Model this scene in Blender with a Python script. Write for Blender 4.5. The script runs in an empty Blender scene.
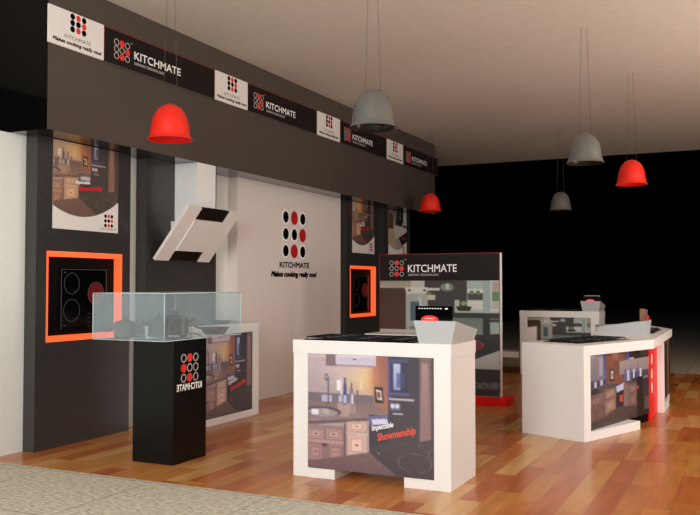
import bpy, bmesh, math, random
import numpy as np
from mathutils import Vector, Matrix
random.seed(4)
SC = bpy.context.scene
COL = SC.collection

# ------------------------------------------------------------------ camera
F_PX = 845.0
YAW = math.atan(402/845.0)
PITCH = math.atan(27.5/845.0)
cd = bpy.data.cameras.new('camera')
cam = bpy.data.objects.new('camera', cd)
COL.objects.link(cam)
cd.sensor_width = 36.0
cd.lens = F_PX/700*36.0
cd.clip_end = 200
cam.location = (0, 0, 1.3)
cam.rotation_euler = (math.pi/2 + PITCH, 0, YAW)
SC.camera = cam

# ------------------------------------------------------------------ world, lights, exposure
w = bpy.data.worlds.new('world'); SC.world = w
w.use_nodes = True
w.node_tree.nodes['Background'].inputs[0].default_value = (0, 0, 0, 1)
w.node_tree.nodes['Background'].inputs[1].default_value = 0
SC.view_settings.view_transform = 'Standard'
SC.view_settings.look = 'None'
SC.view_settings.exposure = 0.0
SC.view_settings.gamma = 1.0
SC.view_settings.use_curve_mapping = False

def light(name, kind, loc, power, color, size, aim=None, size_y=None, spot=None):
    d = bpy.data.lights.new(name, kind)
    d.energy = power; d.color = color
    if kind == 'AREA':
        d.shape = 'RECTANGLE'; d.size = size; d.size_y = size_y or size
    else:
        d.shadow_soft_size = size
    if spot: d.spot_size = spot; d.spot_blend = 0.8
    o = bpy.data.objects.new(name, d); COL.objects.link(o)
    o.location = loc
    if aim:
        o.rotation_euler = (Vector(aim)-Vector(loc)).to_track_quat('-Z', 'Y').to_euler()
    return o
WARM = (1.0, 0.95, 0.89)
light('unseen_light', 'AREA', (-1.2, -1.6, 2.3), 375, (0.98, 0.985, 0.985), 2.2, aim=(-2.2, 6.0, 1.3))
light('unseen_light', 'POINT', (2.6, 5.0, 1.9), 150, WARM, 0.6)  # added fill, brightens the ceiling and the right-hand faces
light('unseen_light', 'POINT', (3.4, 9.5, 2.2), 110, WARM, 0.6)  # added fill for the far ceiling and the farthest counter
light('added_ceiling_fill', 'AREA', (2.8, 7.5, 2.3), 210, (1.0, 0.95, 0.9), 2.0, aim=(-0.5, 8.5, 3.65), size_y=8.0)  # unseen upward fill, added only to brighten the ceiling

# ------------------------------------------------------------------ materials
def lin(c):
    return tuple(((x/255)/12.92 if x/255 <= .04045 else ((x/255+.055)/1.055)**2.4) for x in c)
def mat(name, rgb, rough=.5, metal=0., spec=.5, noise=0., nscale=30, emit=0., bump=0.):
    m = bpy.data.materials.new(name); m.use_nodes = True
    nt = m.node_tree; b = nt.nodes['Principled BSDF']
    c = lin(rgb)
    b.inputs['Base Color'].default_value = (*c, 1)
    b.inputs['Roughness'].default_value = rough
    b.inputs['Metallic'].default_value = metal
    b.inputs['Specular IOR Level'].default_value = spec
    if emit:
        b.inputs['Emission Color'].default_value = (*c, 1)
        b.inputs['Emission Strength'].default_value = emit
    if noise or bump:
        tc = nt.nodes.new('ShaderNodeTexCoord')
        n = nt.nodes.new('ShaderNodeTexNoise'); n.inputs['Scale'].default_value = nscale
        n.inputs['Detail'].default_value = 4
        nt.links.new(tc.outputs['Object'], n.inputs['Vector'])
        if noise:
            r = nt.nodes.new('ShaderNodeValToRGB')
            r.color_ramp.elements[0].position = .3; r.color_ramp.elements[1].position = .7
            r.color_ramp.elements[0].color = (*[x*(1-noise) for x in c], 1)
            r.color_ramp.elements[1].color = (*[min(1, x*(1+noise)) for x in c], 1)
            nt.links.new(n.outputs['Fac'], r.inputs['Fac'])
            nt.links.new(r.outputs['Color'], b.inputs['Base Color'])
        if bump:
            bp = nt.nodes.new('ShaderNodeBump'); bp.inputs['Strength'].default_value = bump
            bp.inputs['Distance'].default_value = .002
            nt.links.new(n.outputs['Fac'], bp.inputs['Height'])
            nt.links.new(bp.outputs['Normal'], b.inputs['Normal'])
    return m
M = {}
M['white'] = mat('white_laminate', (234, 231, 228), .45, noise=.02, nscale=60)
M['wall'] = mat('wall_paint', (234, 222, 216), .6, noise=.02, nscale=40)
M['basewall'] = mat('back_wall_paint', (230, 232, 226), .6, noise=.02, nscale=40)
M['dark'] = mat('dark_gloss_panel', (56, 53, 52), .22, spec=.5, noise=.08, nscale=25)
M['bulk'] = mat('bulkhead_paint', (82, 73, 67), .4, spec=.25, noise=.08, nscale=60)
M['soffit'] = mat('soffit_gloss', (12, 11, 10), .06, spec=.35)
M['ceil'] = mat('ceiling_paint', (224, 217, 206), .8, noise=.03, nscale=8)
M['black'] = mat('black_gloss', (8, 8, 8), .25, spec=.25)
M['blackmatt'] = mat('black_matt', (4, 4, 4), .6, spec=.1)
M['signdark'] = mat('sign_brown_black', (27, 20, 18), .5, spec=.2, noise=.1, nscale=20)
M['signwhite'] = mat('sign_white', (240, 234, 228), .5)
M['redline'] = mat('dark_red_trim', (130, 20, 20), .5)
M['ink'] = mat('black_ink', (3, 3, 3), .7, spec=.05)
M['greyink'] = mat('grey_ink', (90, 85, 85), .6)
M['whiteink'] = mat('white_ink', (250, 248, 245), .5)
M['ringgrey'] = mat('silver_ring_ink', (170, 165, 162), .5)
M['redink'] = mat('red_ink', (235, 50, 38), .5)
M['slogred'] = mat('faded_red_ink', (226, 84, 64), .5)
M['deepred'] = mat('deep_red_ink', (190, 22, 22), .5)
M['posterred'] = mat('poster_red_ink', (214, 22, 40), .5)
M['red'] = mat('red_lacquer', (236, 10, 6), .4, spec=.25)
M['redshade'] = mat('red_lamp_enamel', (240, 40, 24), .35)
M['greyshade'] = mat('grey_lamp_enamel', (112, 112, 108), .22, metal=.35)
M['darkinner'] = mat('dark_lamp_lining', (40, 38, 37), .25, metal=.5)
M['bin'] = mat('grey_box_sheet', (180, 182, 183), .5)
M['steel'] = mat('hood_steel', (240, 232, 226), .4)
M['chimney'] = mat('chimney_steel', (242, 242, 240), .4)
M['potsteel'] = mat('pot_steel', (120, 114, 104), .2, metal=.9)
M['cable'] = mat('steel_cable', (74, 68, 64), .5)
M['orange'] = mat('lit_orange_lining', (255, 98, 48), .5, emit=.75)
M['glassblack'] = mat('black_ceramic_glass', (7, 7, 8), .1, spec=.5)
M['zonegrey'] = mat('printed_zone_ring', (84, 84, 84), .4)
M['zonered'] = mat('glowing_red_zone', (104, 8, 12), .4, spec=.2, emit=.04)
M['iron'] = mat('cast_iron', (12, 12, 12), .4)
M['chrome'] = mat('chrome_knob', (225, 225, 225), .2, metal=.8)
M['lens'] = mat('lamp_glass_lens', (235, 225, 215), .3)
M['brochure'] = mat('brochure_wood_print', (120, 78, 58), .5, noise=.35, nscale=40)
M['silverwhite'] = mat('soft_white_marks', (235, 235, 235), .4, emit=.5)
M['redglow'] = mat('glowing_red_disc', (240, 30, 22), .4, emit=.6)

# wood floor: planks run along Y
def wood_floor():
    m = bpy.data.materials.new('plank_floor'); m.use_nodes = True
    nt = m.node_tree; b = nt.nodes['Principled BSDF']; L = nt.links.new
    def N(t): return nt.nodes.new(t)
    def math_(op, a, bb=None):
        n = N('ShaderNodeMath'); n.operation = op
        for i, v in enumerate((a, bb)):
            if v is None: continue
            if isinstance(v, (int, float)): n.inputs[i].default_value = v
            else: L(v, n.inputs[i])
        return n.outputs[0]
    tc = N('ShaderNodeTexCoord'); sp = N('ShaderNodeSeparateXYZ'); L(tc.outputs['Object'], sp.inputs[0])
    row = math_('FLOOR', math_('DIVIDE', sp.outputs['X'], .148))
    wn = N('ShaderNodeTexWhiteNoise'); wn.noise_dimensions = '1D'; L(row, wn.inputs['W'])
    yy = math_('ADD', math_('DIVIDE', sp.outputs['Y'], .78), wn.outputs['Value'])
    colf = math_('FLOOR', yy)
    cb = N('ShaderNodeCombineXYZ'); L(math_('ADD', row, 40.5), cb.inputs[0]); L(math_('ADD', colf, 20.5), cb.inputs[1])
    w2 = N('ShaderNodeTexWhiteNoise'); w2.noise_dimensions = '2D'; L(cb.outputs[0], w2.inputs['Vector'])
    r = N('ShaderNodeValToRGB'); r.color_ramp.interpolation = 'CONSTANT'
    tones = [(178, 100, 50), (190, 122, 60), (194, 132, 68), (186, 112, 54), (204, 152, 92), (188, 118, 56), (192, 126, 64), (174, 94, 48)]
    e = r.color_ramp.elements
    e[0].position = 0; e[0].color = (*lin(tones[0]), 1)
    e[1].position = 1/8; e[1].color = (*lin(tones[1]), 1)
    for i in range(2, 8):
        x = e.new(i/8); x.color = (*lin(tones[i]), 1)
    L(w2.outputs['Value'], r.inputs['Fac'])
    # grain
    mp = N('ShaderNodeMapping'); mp.inputs['Scale'].default_value = (15, 1.8, 1)
    ad = N('ShaderNodeVectorMath'); ad.operation = 'MULTIPLY_ADD'
    L(cb.outputs[0], ad.inputs[0]); ad.inputs[1].default_value = (1.37, 2.71, 0); L(tc.outputs['Object'], ad.inputs[2])
    L(ad.outputs[0], mp.inputs['Vector'])
    n = N('ShaderNodeTexNoise'); n.inputs['Scale'].default_value = 1; n.inputs['Detail'].default_value = 2
    L(mp.outputs[0], n.inputs['Vector'])
    g = N('ShaderNodeMapRange'); g.inputs['From Min'].default_value = .3; g.inputs['From Max'].default_value = .7
    g.inputs['To Min'].default_value = .82; g.inputs['To Max'].default_value = 1.14; L(n.outputs['Fac'], g.inputs['Value'])
    mx = N('ShaderNodeVectorMath'); mx.operation = 'SCALE'
    L(r.outputs['Color'], mx.inputs[0]); L(g.outputs[0], mx.inputs['Scale'])
    # seams
    fx = math_('FRACT', math_('DIVIDE', sp.outputs['X'], .148)); fy = math_('FRACT', yy)
    sx = math_('LESS_THAN', fx, .02); sy = math_('LESS_THAN', fy, .005)
    s = math_('MULTIPLY', math_('MAXIMUM', sx, sy), .22)
    sc = math_('SUBTRACT', 1.0, s)
    mx2 = N('ShaderNodeVectorMath'); mx2.operation = 'SCALE'; L(mx.outputs[0], mx2.inputs[0]); L(sc, mx2.inputs['Scale'])
    L(mx2.outputs[0], b.inputs['Base Color'])
    b.inputs['Roughness'].default_value = .27
    b.inputs['Specular IOR Level'].default_value = .45
    return m
M['wood'] = wood_floor()
def aisle_mat():
    m = mat('aisle_stone_carpet', (186, 174, 156), .85)
    nt = m.node_tree; b = nt.nodes['Principled BSDF']; L = nt.links.new
    tc = nt.nodes.new('ShaderNodeTexCoord')
    mp = nt.nodes.new('ShaderNodeMapping'); mp.inputs['Scale'].default_value = (22, 55, 1); mp.inputs['Rotation'].default_value = (0, 0, .3)
    L(tc.outputs['Object'], mp.inputs['Vector'])
    n = nt.nodes.new('ShaderNodeTexNoise'); n.inputs['Scale'].default_value = 1; n.inputs['Detail'].default_value = 6; n.inputs['Roughness'].default_value = .65
    L(mp.outputs[0], n.inputs['Vector'])
    r = nt.nodes.new('ShaderNodeValToRGB')
    r.color_ramp.elements[0].position = .32; r.color_ramp.elements[0].color = (*lin((138, 128, 112)), 1)
    r.color_ramp.elements[1].position = .6; r.color_ramp.elements[1].color = (*lin((212, 204, 186)), 1)
    L(n.outputs['Fac'], r.inputs['Fac'])
    br = nt.nodes.new('ShaderNodeTexBrick'); br.offset = 0
    br.inputs['Scale'].default_value = 1; br.inputs['Mortar Size'].default_value = .006
    br.inputs['Brick Width'].default_value = .9; br.inputs['Row Height'].default_value = .9
    br.inputs['Color1'].default_value = br.inputs['Color2'].default_value = (1, 1, 1, 1)
    br.inputs['Mortar'].default_value = (.62, .6, .58, 1)
    L(tc.outputs['Object'], br.inputs['Vector'])
    mx = nt.nodes.new('ShaderNodeVectorMath'); mx.operation = 'MULTIPLY'
    L(r.outputs['Color'], mx.inputs[0]); L(br.outputs['Color'], mx.inputs[1])
    L(mx.outputs[0], b.inputs['Base Color'])
    return m
M['aisle'] = aisle_mat()
def pic_mat():
    m = bpy.data.materials.new('printed_picture'); m.use_nodes = True
    nt = m.node_tree; b = nt.nodes['Principled BSDF']
    a = nt.nodes.new('ShaderNodeAttribute'); a.attribute_name = 'ink'
    nt.links.new(a.outputs['Color'], b.inputs['Base Color'])
    b.inputs['Roughness'].default_value = .45
    return m
M['print'] = pic_mat()
def glass_mat():
    m = bpy.data.materials.new('case_glass'); m.use_nodes = True
    nt = m.node_tree; nt.nodes.clear(); L = nt.links.new
    out = nt.nodes.new('ShaderNodeOutputMaterial')
    tr = nt.nodes.new('ShaderNodeBsdfTransparent'); tr.inputs[0].default_value = (.97, .99, .99, 1)
    df = nt.nodes.new('ShaderNodeBsdfDiffuse'); df.inputs[0].default_value = (.66, .82, .90, 1)  # pale blue diffuse imitates bright surroundings reflected in the panes
    gl = nt.nodes.new('ShaderNodeBsdfGlossy'); gl.inputs['Roughness'].default_value = .05
    m1 = nt.nodes.new('ShaderNodeMixShader'); m1.inputs[0].default_value = .115
    m2 = nt.nodes.new('ShaderNodeMixShader'); m2.inputs[0].default_value = .03
    L(tr.outputs[0], m1.inputs[1]); L(df.outputs[0], m1.inputs[2])
    L(m1.outputs[0], m2.inputs[1]); L(gl.outputs[0], m2.inputs[2]); L(m2.outputs[0], out.inputs[0])
    return m
M['glass'] = glass_mat()
M['glassedge'] = mat('glass_edge', (196, 214, 216), .2)

# ------------------------------------------------------------------ mesh helpers
def obj(name, bm, mats, parent=None, smooth=False):
    me = bpy.data.meshes.new(name)
    if parent is not None:
        bm.transform(Matrix.Translation(-Vector(parent.get('_base', (0, 0, 0)))))
    bm.normal_update()
    bm.to_mesh(me); bm.free()
    for m in (mats if isinstance(mats, (list, tuple)) else [mats]):
        me.materials.append(m)
    if smooth:
        for p in me.polygons: p.use_smooth = True
    o = bpy.data.objects.new(name, me); COL.objects.link(o)
    if parent is not None:
        o.parent = parent
        o['_base'] = list(parent.get('_base', (0, 0, 0)))
    return o
def thing(name, label, cat, base, group=None):
    o = bpy.data.objects.new(name, None); COL.objects.link(o)
    o.empty_display_size = .1
    o.location = base; o['_base'] = list(base)
    o['label'] = label; o['category'] = cat
    if group: o['group'] = group
    return o
def tag(o, label, cat, group=None, kind=None):
    o['label'] = label; o['category'] = cat
    if group: o['group'] = group
    if kind: o['kind'] = kind
    return o
def copy_thing(root, base, label, group=None, rot=0):
    r = root.copy(); COL.objects.link(r); r.location = base; r.rotation_euler = (0, 0, rot)
    r['label'] = label
    if group: r['group'] = group
    def rec(src, dst):
        for ch in list(src.children):
            c = ch.copy(); COL.objects.link(c); c.parent = dst
            c.matrix_parent_inverse = Matrix.Identity(4)
            rec(ch, c)
    rec(root, r)
    return r
def bx(bm, x0, x1, y0, y1, z0, z1, mi=0, bev=0.):
    vs = [bm.verts.new((x, y, z)) for z in (z0, z1) for y in (y0, y1) for x in (x0, x1)]
    fs = [(0, 2, 3, 1), (4, 5, 7, 6), (0, 1, 5, 4), (2, 6, 7, 3), (0, 4, 6, 2), (1, 3, 7, 5)]
    faces = []
    for f in fs:
        fc = bm.faces.new([vs[i] for i in f]); fc.material_index = mi; faces.append(fc)
    if bev:
        es = list({e for fc in faces for e in fc.edges})
        bmesh.ops.bevel(bm, geom=es, offset=bev, segments=2, affect='EDGES')
def box(name, dims, m, parent=None, bev=0.):
    bm = bmesh.new(); bx(bm, *dims, bev=bev)
    return obj(name, bm, m, parent)
def prism(bm, pts, z0, z1, mi=0, bev=0.):
    lo = [bm.verts.new((p[0], p[1], z0)) for p in pts]; hi = [bm.verts.new((p[0], p[1], z1)) for p in pts]
    n = len(pts); fs = [bm.faces.new(hi), bm.faces.new(lo[::-1])]
    for i in range(n):
        fs.append(bm.faces.new((lo[i], lo[(i+1) % n], hi[(i+1) % n], hi[i])))
    for f in fs: f.material_index = mi
    if bev:
        es = list({e for fc in fs for e in fc.edges})
        bmesh.ops.bevel(bm, geom=es, offset=bev, segments=2, affect='EDGES')
def lathe(bm, prof, c, seg=48, mi=0, sx=1, sy=1):
    rings = []
    for r, z in prof:
        if r < 1e-6: rings.append([bm.verts.new((c[0], c[1], c[2]+z))])
        else: rings.append([bm.verts.new((c[0]+sx*r*math.cos(2*math.pi*k/seg), c[1]+sy*r*math.sin(2*math.pi*k/seg), c[2]+z)) for k in range(seg)])
    for a, b in zip(rings, rings[1:]):
        for k in range(seg):
            k2 = (k+1) % seg
            q = [a[k % len(a)], a[k2 % len(a)], b[k2 % len(b)], b[k % len(b)]]
            u = []
            for v in q:
                if v not in u: u.append(v)
            if len(u) > 2:
                f = bm.faces.new(u); f.material_index = mi; f.smooth = True
def tube(bm, pts, r, seg=8, mi=0):
    pts = [Vector(p) for p in pts]; rings = []
    for i, p in enumerate(pts):
        d = (pts[min(i+1, len(pts)-1)]-pts[max(i-1, 0)]).normalized()
        a = d.cross(Vector((0, 0, 1)))
        if a.length < .05: a = d.cross(Vector((1, 0, 0)))
        a.normalize(); b = d.cross(a)
        rings.append([bm.verts.new(p+(a*math.cos(2*math.pi*k/seg)+b*math.sin(2*math.pi*k/seg))*r) for k in range(seg)])
    for A, B in zip(rings, rings[1:]):
        for k in range(seg):
            f = bm.faces.new((A[k], A[(k+1) % seg], B[(k+1) % seg], B[k])); f.smooth = True; f.material_index = mi
    bm.faces.new(rings[0][::-1]).material_index = mi; bm.faces.new(rings[-1]).material_index = mi

class Plane:
    """a flat face in the world: origin, across, up, outwards"""
    def __init__(s, o, u, v):
        s.o = Vector(o); s.u = Vector(u).normalized(); s.v = Vector(v).normalized(); s.n = s.u.cross(s.v)
    def __call__(s, a, b, c=0.): return s.o+s.u*a+s.v*b+s.n*c
def disc(bm, P, a, b, ra, rb, c0, c1, mi=0, seg=32, hole=0.):
    """raised ellipse (or ring) on plane P"""
    A = []
    for rr, cc in ((1, c0), (1, c1)):
        A.append([bm.verts.new(P(a+ra*rr*math.cos(t*2*math.pi/seg), b+rb*rr*math.sin(t*2*math.pi/seg), cc)) for t in range(seg)])
    if hole:
        for cc in (c1, c0):
            A.append([bm.verts.new(P(a+ra*hole*math.cos(t*2*math.pi/seg), b+rb*hole*math.sin(t*2*math.pi/seg), cc)) for t in range(seg)])
    for R0, R1 in zip(A, A[1:]):
        for k in range(seg):
            bm.faces.new((R0[k], R0[(k+1) % seg], R1[(k+1) % seg], R1[k])).material_index = mi
    if not hole:
        bm.faces.new(A[1]).material_index = mi
def slab_on(bm, P, a0, a1, b0, b1, c0, c1, mi=0):
    v = [bm.verts.new(P(a, b, c)) for c in (c0, c1) for b in (b0, b1) for a in (a0, a1)]
    for f in [(0, 2, 3, 1), (4, 5, 7, 6), (0, 1, 5, 4), (2, 6, 7, 3), (0, 4, 6, 2), (1, 3, 7, 5)]:
        bm.faces.new([v[i] for i in f]).material_index = mi
# lettering
FCACHE = {}
def glyphs(s):
    if s not in FCACHE:
        c = bpy.data.curves.new('lettering', 'FONT'); c.body = s; c.size = 1
        c.resolution_u = 3
        o = bpy.data.objects.new('lettering', c); COL.objects.link(o)
        me = bpy.data.meshes.new_from_object(o.evaluated_get(bpy.context.evaluated_depsgraph_get()))
        vs = np.array([v.co[:2] for v in me.vertices]); fs = [tuple(p.vertices) for p in me.polygons]
        bpy.data.objects.remove(o); bpy.data.curves.remove(c); bpy.data.meshes.remove(me)
        lo = vs.min(0); hi = vs.max(0)
        FCACHE[s] = ((vs-lo)/(hi-lo), fs)
    return FCACHE[s]
def text_on(bm, P, s, a0, a1, b0, b1, c=.002, mi=0, shear=0., rise=0., mirror=False, bold=0.):
    """writing fitted in the rectangle a0..a1 x b0..b1 of plane P"""
    vs, fs = glyphs(s)
    offs = [(0, 0)] if not bold else [(0, 0), (bold, 0), (0, bold), (bold, bold)]
    for k, (ox, oy) in enumerate(offs):
        vv = []
        for x, y in vs:
            xx = (1-x) if mirror else x
            vv.append(bm.verts.new(P(a0+(a1-a0)*xx+(b1-b0)*y*shear+ox, b0+(b1-b0)*y+rise*xx+oy, c+k*.00015)))
        for f in fs:
            try: bm.faces.new([vv[i] for i in f]).material_index = mi
            except ValueError: pass
LOGO = [(0, 1, 0), (0, 0, 1), (0, 1, 0)]
def emblem(bm, P, a, b, step, r, style, stepb=None, ra=None, mirror=False, c=.001):
    """nine dots; style 'light': black and red discs; 'dark': silver rings; 'ringed': black discs in white rings"""
    stepb = stepb or step; ra = ra or r
    for i in range(3):
        for j in range(3):
            x = a+(j-1)*step*(-1 if mirror else 1); y = b-(i-1)*stepb
            if LOGO[i][j]:
                disc(bm, P, x, y, ra, r, 0, c+.001, 1)
            elif style == 'light':
                disc(bm, P, x, y, ra, r, 0, c+.001, 0)
            elif style == 'dark':
                disc(bm, P, x, y, ra, r, 0, c+.001, 2, hole=.72)
            else:
                disc(bm, P, x, y, ra*1.12, r*1.12, 0, c, 2); disc(bm, P, x, y, ra*.8, r*.82, c, c+.002, 0)

# ------------------------------------------------------------------ printed pictures (painted in numpy, held as vertex colours)
class Canvas:
    def __init__(s, W, H, bg=(128, 128, 128)):
        s.W, s.H = W, H
        s.a = np.ones((H, W, 3))*np.array(bg, float)
        s.X, s.Y = np.meshgrid((np.arange(W)+.5)/W, (np.arange(H)+.5)/H)
    def poly(s, pts, c, c2=None, alpha=1.):
        ins = np.zeros(s.X.shape, bool); n = len(pts)
        for i in range(n):
            x0, y0 = pts[i]; x1, y1 = pts[(i+1) % n]
            if y0 == y1: continue
            k = ((y0 > s.Y) != (y1 > s.Y)) & (s.X < (x1-x0)*(s.Y-y0)/(y1-y0)+x0)
            ins ^= k
        s.put(ins, c, c2, alpha, pts)
    def put(s, ins, c, c2, alpha, pts):
        col = np.array(c, float)
        if c2 is not None:
            ys = [p[1] for p in pts]; t = np.clip((s.Y-min(ys))/(max(ys)-min(ys)+1e-6), 0, 1)[..., None]
            col = col*(1-t)+np.array(c2, float)*t
            s.a[ins] = s.a[ins]*(1-alpha)+col[ins]*alpha
        else: s.a[ins] = s.a[ins]*(1-alpha)+col*alpha
    def rect(s, x0, y0, x1, y1, c, c2=None, alpha=1.): s.poly([(x0, y0), (x1, y0), (x1, y1), (x0, y1)], c, c2, alpha)
    def ell(s, x, y, rx, ry, c, ring=0., alpha=1., half=None):
        d = ((s.X-x)/rx)**2+((s.Y-y)/ry)**2
        ins = d < 1
        if ring: ins &= d > (1-ring)**2
        if half == 'low': ins &= s.Y > y
        s.put(ins, c, None, alpha, [])
    def glow(s, x, y, rx, ry, c, k=1.):
        g = np.exp(-((s.X-x)/rx)**2-((s.Y-y)/ry)**2)[..., None]*k
        s.a = s.a*(1-g)+np.array(c, float)*g
    def door(s, x0, y0, x1, y1, c, skew=0.):
        d = [v*.76 for v in c]; l = [min(255, v*1.12) for v in c]; k = (x1-x0)*skew
        s.poly([(x0, y0), (x1, y0-k), (x1, y1-k), (x0, y1)], d)
        e = .006
        s.poly([(x0+e, y0+e), (x1-e, y0-k+e), (x1-e, y1-k-e), (x0+e, y1-e)], c)
        mx, my = (x1-x0)*.2, (y1-y0)*.2
        s.poly([(x0+mx, y0+my-k*.2), (x1-mx, y0+my-k*.8), (x1-mx, y1-my-k*.8), (x0+mx, y1-my-k*.2)], d)
        s.poly([(x0+mx+e, y0+my+e-k*.2), (x1-mx-e, y0+my+e-k*.8), (x1-mx-e, y1-my-e-k*.8), (x0+mx+e, y1-my-e-k*.2)], l)
        s.rect((x0+x1)/2-.012, (y0+y1)/2-k/2-.004, (x0+x1)/2+.012, (y0+y1)/2-k/2+.004, (60, 45, 45))
    def finish(s, noise=4, blur=1, seed=1):
        a = s.a
        for _ in range(blur):
            p = np.pad(a, ((1, 1), (1, 1), (0, 0)), 'edge')
            a = (p[1:-1, 1:-1]*4+p[:-2, 1:-1]+p[2:, 1:-1]+p[1:-1, :-2]+p[1:-1, 2:])/8
        a = a+np.random.RandomState(seed).normal(0, noise, a.shape[:2])[..., None]
        s.a = np.clip(a, 0, 255); return s
def kitchen(tint=(1, 1, 1), W=200, H=186):
    c = Canvas(W, H, (176, 152, 152))
    c.rect(0, 0, 1, .4, (178, 158, 160), (170, 145, 150))
    c.glow(.46, .18, .17, .16, (238, 198, 118), 1)
    c.glow(.25, .12, .2, .1, (205, 180, 178), .6)
    c.rect(.51, 0, .64, .5, (150, 82, 62), (166, 96, 70)); c.glow(.52, .2, .05, .16, (214, 130, 72), .8)
    c.rect(.14, 0, .24, .1, (122, 92, 98)); c.rect(0, 0, .14, .03, (205, 175, 180))
    c.rect(.22, 0, .54, .095, (222, 208, 220), (198, 182, 206)); c.rect(.24, .02, .36, .065, (196, 180, 204)); c.rect(.39, .02, .53, .065, (196, 180, 204))
    c.rect(.22, .085, .54, .1, (150, 130, 150)); c.rect(.355, .03, .385, .045, (70, 60, 90))
    c.rect(.225, .22, .265, .31, (242, 232, 236)); c.rect(.41, .2, .435, .29, (236, 196, 150))
    # backsplash
    c.rect(0, .34, .52, .42, (104, 92, 102)); c.rect(.11, .355, .19, .42, (176, 170, 196)); c.rect(.24, .355, .27, .42, (180, 176, 204))
    c.poly([(0, .42), (.52, .4), (.64, .5), (.62, .53), (0, .60)], (120, 94, 88), (146, 116, 108))
    c.rect(.23, .42, .33, .53, (170, 138, 130)); c.rect(.3, .42, .38, .5, (176, 146, 140), alpha=.6)
    c.ell(.12, .5, .14, .045, (70, 58, 66)); c.ell(.12, .51, .115, .036, (150, 136, 142))
    c.rect(.03, .485, .085, .53, (226, 224, 244)); c.rect(.12, .48, .17, .52, (186, 160, 150))
    c.rect(.155, .2, .163, .44, (66, 60, 80)); c.ell(.145, .2, .014, .03, (76, 68, 86), ring=.4)
    # bottles
    c.rect(.28, .26, .305, .43, (52, 60, 116)); c.rect(.284, .2, .298, .26, (60, 66, 110)); c.rect(.282, .35, .303, .42, (160, 186, 226))
    c.rect(.33, .29, .36, .42, (120, 112, 150)); c.rect(.338, .24, .35, .29, (70, 60, 80)); c.rect(.345, .34, .36, .42, (216, 214, 236))
    c.rect(.385, .3, .4, .42, (120, 84, 74)); c.rect(.255, .21, .268, .35, (206, 200, 216))
    # counter edge
    c.poly([(0, .595), (.64, .505), (.64, .53), (0, .625)], (92, 76, 82))
    # framed picture
    c.poly([(.523, .26), (.592, .265), (.603, .4), (.535, .395)], (34, 26, 28)); c.poly([(.54, .285), (.582, .29), (.59, .375), (.549, .37)], (226, 206, 176)); c.rect(.552, .305, .577, .355, (110, 66, 60))
    # lower cabinets
    c.rect(0, .62, .3, 1, (150, 112, 108), (128, 92, 92))
    c.door(0, .655, .125, .745, (178, 136, 126)); c.door(.14, .645, .27, .74, (176, 134, 124))
    c.door(0, .78, .12, .93, (160, 116, 110)); c.door(.165, .765, .27, .93, (160, 116, 110))
    c.rect(0, .745, .28, .775, (184, 138, 128)); c.rect(.11, .78, .15, .8, (60, 40, 48))
    c.rect(.285, .59, .3, .9, (96, 66, 70))
    c.door(.31, .57, .465, .665, (208, 168, 148), .08); c.door(.31, .68, .465, .87, (212, 170, 150), .08); c.rect(.30, .665, .47, .675, (226, 190, 170))
    # appliance
    c.rect(.48, .5, .64, .9, (44, 40, 52))
    c.poly([(.47, .515), (.645, .49), (.645, .59), (.49, .605)], (88, 88, 140)); c.poly([(.5, .54), (.625, .525), (.635, .57), (.51, .585)], (206, 206, 232))
    # oven tower
    c.rect(.635, 0, .89, .75, (46, 42, 52), (58, 50, 54)); c.rect(.635, .02, .655, .35, (46, 60, 130)); c.rect(.655, .02, .79, .05, (52, 64, 120))
    c.rect(.66, .05, .79, .3, (34, 36, 60)); c.rect(.675, .06, .73, .28, (172, 186, 226), (120, 140, 200)); c.rect(.7, .14, .77, .26, (50, 60, 112), alpha=.7)
    c.rect(.65, .3, .8, .32, (62, 72, 140)); c.rect(.64, .35, .84, .366, (190, 178, 190)); c.rect(.65, .385, .73, .45, (88, 94, 136)); c.ell(.67, .415, .015, .02, (210, 216, 236)); c.ell(.705, .415, .015, .02, (210, 216, 236))
    c.rect(.67, .475, .75, .485, (200, 200, 222))
    c.rect(.885, 0, 1, .7, (112, 80, 76), (140, 100, 94)); c.rect(.9, .05, .95, .65, (156, 118, 112), (134, 96, 92)); c.rect(.975, 0, 1, .7, (72, 50, 50))
    # worktop with hob
    c.poly([(0, .94), (.48, .82), (.75, 1), (.75, 1.02), (0, 1.02)], (112, 84, 82), (96, 70, 70))
    c.poly([(.48, .78), (.64, .72), (.87, .70), (1.01, .66), (1.01, 1.01), (.72, 1.01), (.48, .82)], (62, 56, 56), (52, 46, 46))
    c.ell(.845, .875, .135, .078, (124, 122, 124), ring=.035); c.ell(1.02, .79, .07, .05, (124, 122, 124), ring=.06)
    c.ell(.88, .73, .006, .006, (170, 170, 170)); c.ell(.56, .82, .007, .007, (150, 150, 150))
    c.finish(5, 2)
    g = c.a.mean(2, keepdims=True); c.a = (c.a*.8+g*.2)*.9+np.array((150, 138, 156))*.1
    c.a = np.clip(c.a*np.array(tint), 0, 255)
    return c
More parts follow.
